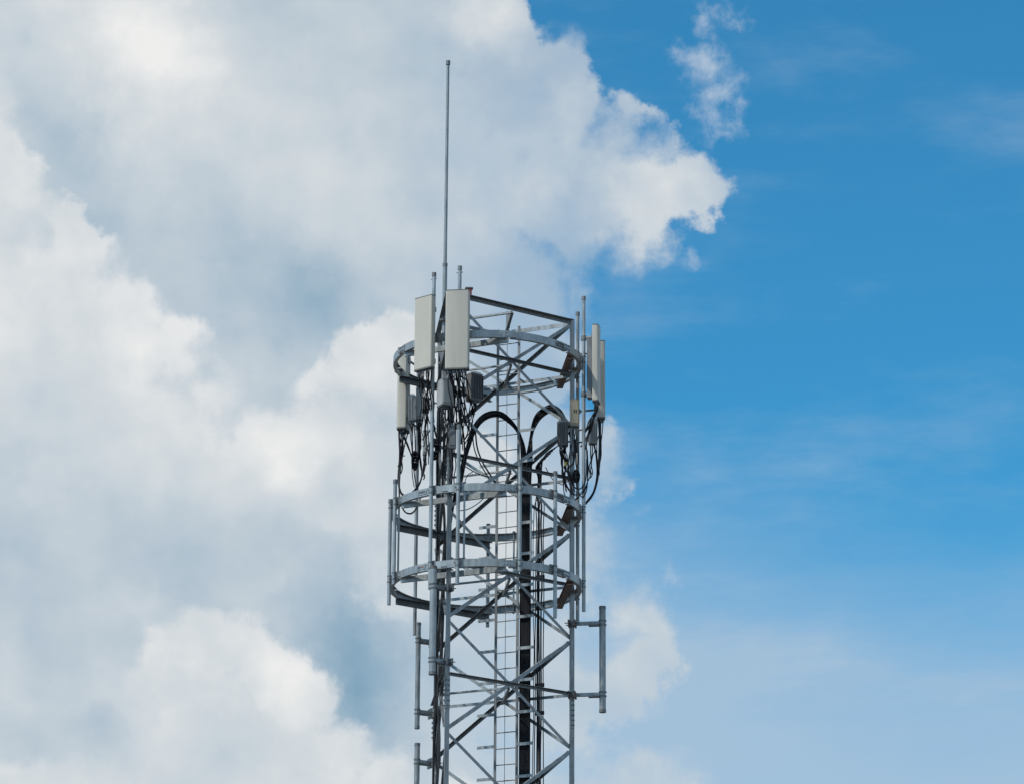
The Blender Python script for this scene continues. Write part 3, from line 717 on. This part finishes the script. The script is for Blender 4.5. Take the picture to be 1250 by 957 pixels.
for (x, y, Y, w, h, lab) in ((506.5, 562, .9, .06, .19, 'upright coil of spare black cable hanging below the narrow radio boxes'),
                             (529.5, 548, -1.45, .09, .20, 'upright coil of spare black cable tied to the long tube'),
                             (703.5, 581, .05, .06, .12, 'small upright coil of spare black cable on the right leg')):
    c = at(x, y, Y); t = thing('cable_coil', lab, 'cable coil', (c.x, c.y, c.z - h), 'coils of spare cable')
    for i in range(14):
        sc_ = 1.05 - .75 * (i % 7) / 7; ww, hh = w * sc_ * rnd.uniform(.92, 1.05), h * (.45 + .6 * sc_) * rnd.uniform(.95, 1.02); dy = (i // 7 - .5) * .05 + rnd.uniform(-.01, .01); pts = []
        for k in range(21):
            a = 2 * math.pi * k / 20
            pts.append(c + Vector((ww * math.cos(a), dy + .02 * math.sin(a + i), hh * math.sin(a))))
        MB().tube(pts, .015, 6).build('loop', RUBBER, t)
    for s in (-1, 1): MB().box(c + Z * s * h * .35, w * 2.1, .17, .02, bev=.004).build('tie', RUBBER2, t)
c = at(690.5, 566, -.05)
tt = thing('cable_tag', 'small yellow tag on the cables beside the right leg', 'tag', c)
MB().box(c, .06, .03, .08, bev=.01).build('tag_plate', YELL, tt)
MB().tube([c + Z * .03, c + Z * .16], .006, 5).build('tag_tie', RUBBER, tt)

# ================================================================== tube antennas
def tube_antenna(label, x, y0, y1, Y, rad, leg, arms, arm_pad, mt=GALV_L, cap=True):
    c = at(x, (y0 + y1) / 2, Y); z1, z0 = zat(c.x, c.y, y0), zat(c.x, c.y, y1)
    t = thing('tube_antenna', label, 'antenna', (c.x, c.y, z0), 'tube antennas on arms off the tower legs')
    b = Vector((c.x, c.y, 0))
    MB().tube([b + Z * z0, b + Z * z1], rad, 18).build('tube', mt, t)
    if cap:
        for zz in (z0, z1 - .05): MB().tube([b + Z * (zz - .004), b + Z * (zz + .054)], rad + .004, 18).build('end_cap', GALV_D, t)
    lg = LEG[leg]; d = Vector((lg.x - b.x, lg.y - b.y, 0)); L = d.length; d.normalize(); sd_ = Z.cross(d)
    for row in arms:
        zz = zat(c.x, c.y, row)
        arm = MB().box(b + d * (L / 2 + arm_pad / 2) + Z * zz, L + arm_pad - rad, .06, .068, d, sd_).build('mounting_arm', GALV, t)
        MB().box(b + d * (rad + .1) + Z * (zz - .045), .22, .13, .024, d, sd_).build('arm_plate', GALV_D, t)
        for dz in (-.04, .04): MB().tube([b + Z * (zz + dz - .014), b + Z * (zz + dz + .014)], rad + .014, 16).build('clamp_band', GALV_D, t)
        for s in (-1, 1): MB().box(Vector((lg.x, lg.y, zz)) + d * (.06 * s), .03, .24 if leg != 'B' else .32, .13 if leg != 'B' else .2, d, sd_).build('leg_clamp', GALV_D if leg != 'C' else RUSTY, t)
        for s in (-1, 1): MB().tube([Vector((lg.x, lg.y, zz)) + sd_ * (.09 * s) - d * .14, Vector((lg.x, lg.y, zz)) + sd_ * (.09 * s) + d * .14], .01, 6).build('clamp_bolt', GALV_D, t)
    return t
tube_antenna('thick pale tube antenna on short arms beside the front leg, under the lowest ring', 528.5, 691, 823, -1.75, .068, 'A', (715, 805), .16)
tube_antenna('tube antenna standing off the rear left leg, its whole length in view', 510, 760, 889, 1.25, .050, 'B', (781, 868), .1, GALV)
tube_antenna('lowest tube antenna off the rear left leg, its lower end out of view', 508.5, 907, 1035, 1.25, .055, 'B', (929, 1010), .1, GALV)
tube_antenna('tube antenna standing off the right leg on two long arms', 735.5, 740, 869, .05, .066, 'C', (760, 847), .12, GALV)

# ================================================================== lightning rod, obstruction light
mAB = MID['AB']; zb_ = zat(mAB.x, mAB.y, 470)
pr_ = at(543, 352, mAB.y); mp_ = Vector((pr_.x, mAB.y, 0)); tp_ = at(547, 78, mAB.y)
rod = thing('lightning_rod', 'tall thin grey lightning rod rising above the tower top', 'lightning rod', (mp_.x, mp_.y, zb_))
zj = zat(mp_.x, mp_.y, 323)
MB().tube([mp_ + Z * zb_, mp_ + Z * zj], .046, 14).build('lower_tube', GALV, rod)
MB().tube([mp_ + Z * (zj - .1), Vector((tp_.x, mAB.y, tp_.z))], [.037, .031], 12).build('upper_rod', GALV, rod)
MB().tube([Vector((tp_.x, mAB.y, tp_.z - .03)), Vector((tp_.x, mAB.y, tp_.z + .06))], .046, 12).build('tip', GALV_D, rod)
MB().tube([mp_ + Z * (zj - .05), mp_ + Z * (zj + .02)], .052, 12).build('collar', GALV_D, rod)
for row in (392, 445):
    zz = zat(mp_.x, mp_.y, row)
    MB().box(Vector((mp_.x, mp_.y, zz)), .2, .2, .04, bev=.02).build('rod_clamp', GALV_D, rod)
c = at(572.5, 357.5, A_.y + .3)
ob = thing('obstruction_light', 'small red warning lamp box on the top beam behind the broad panel', 'lamp', (c.x, c.y, c.z - .08))
MB().box(c, .11, .11, .15, bev=.02).build('lamp_body', REDM, ob)
MB().box(c + Z * .085, .16, .14, .02, bev=.02).build('lamp_lid', GALV_D, ob)
MB().box(c - Z * .10, .1, .1, .06).build('lamp_foot', RDARK, ob)
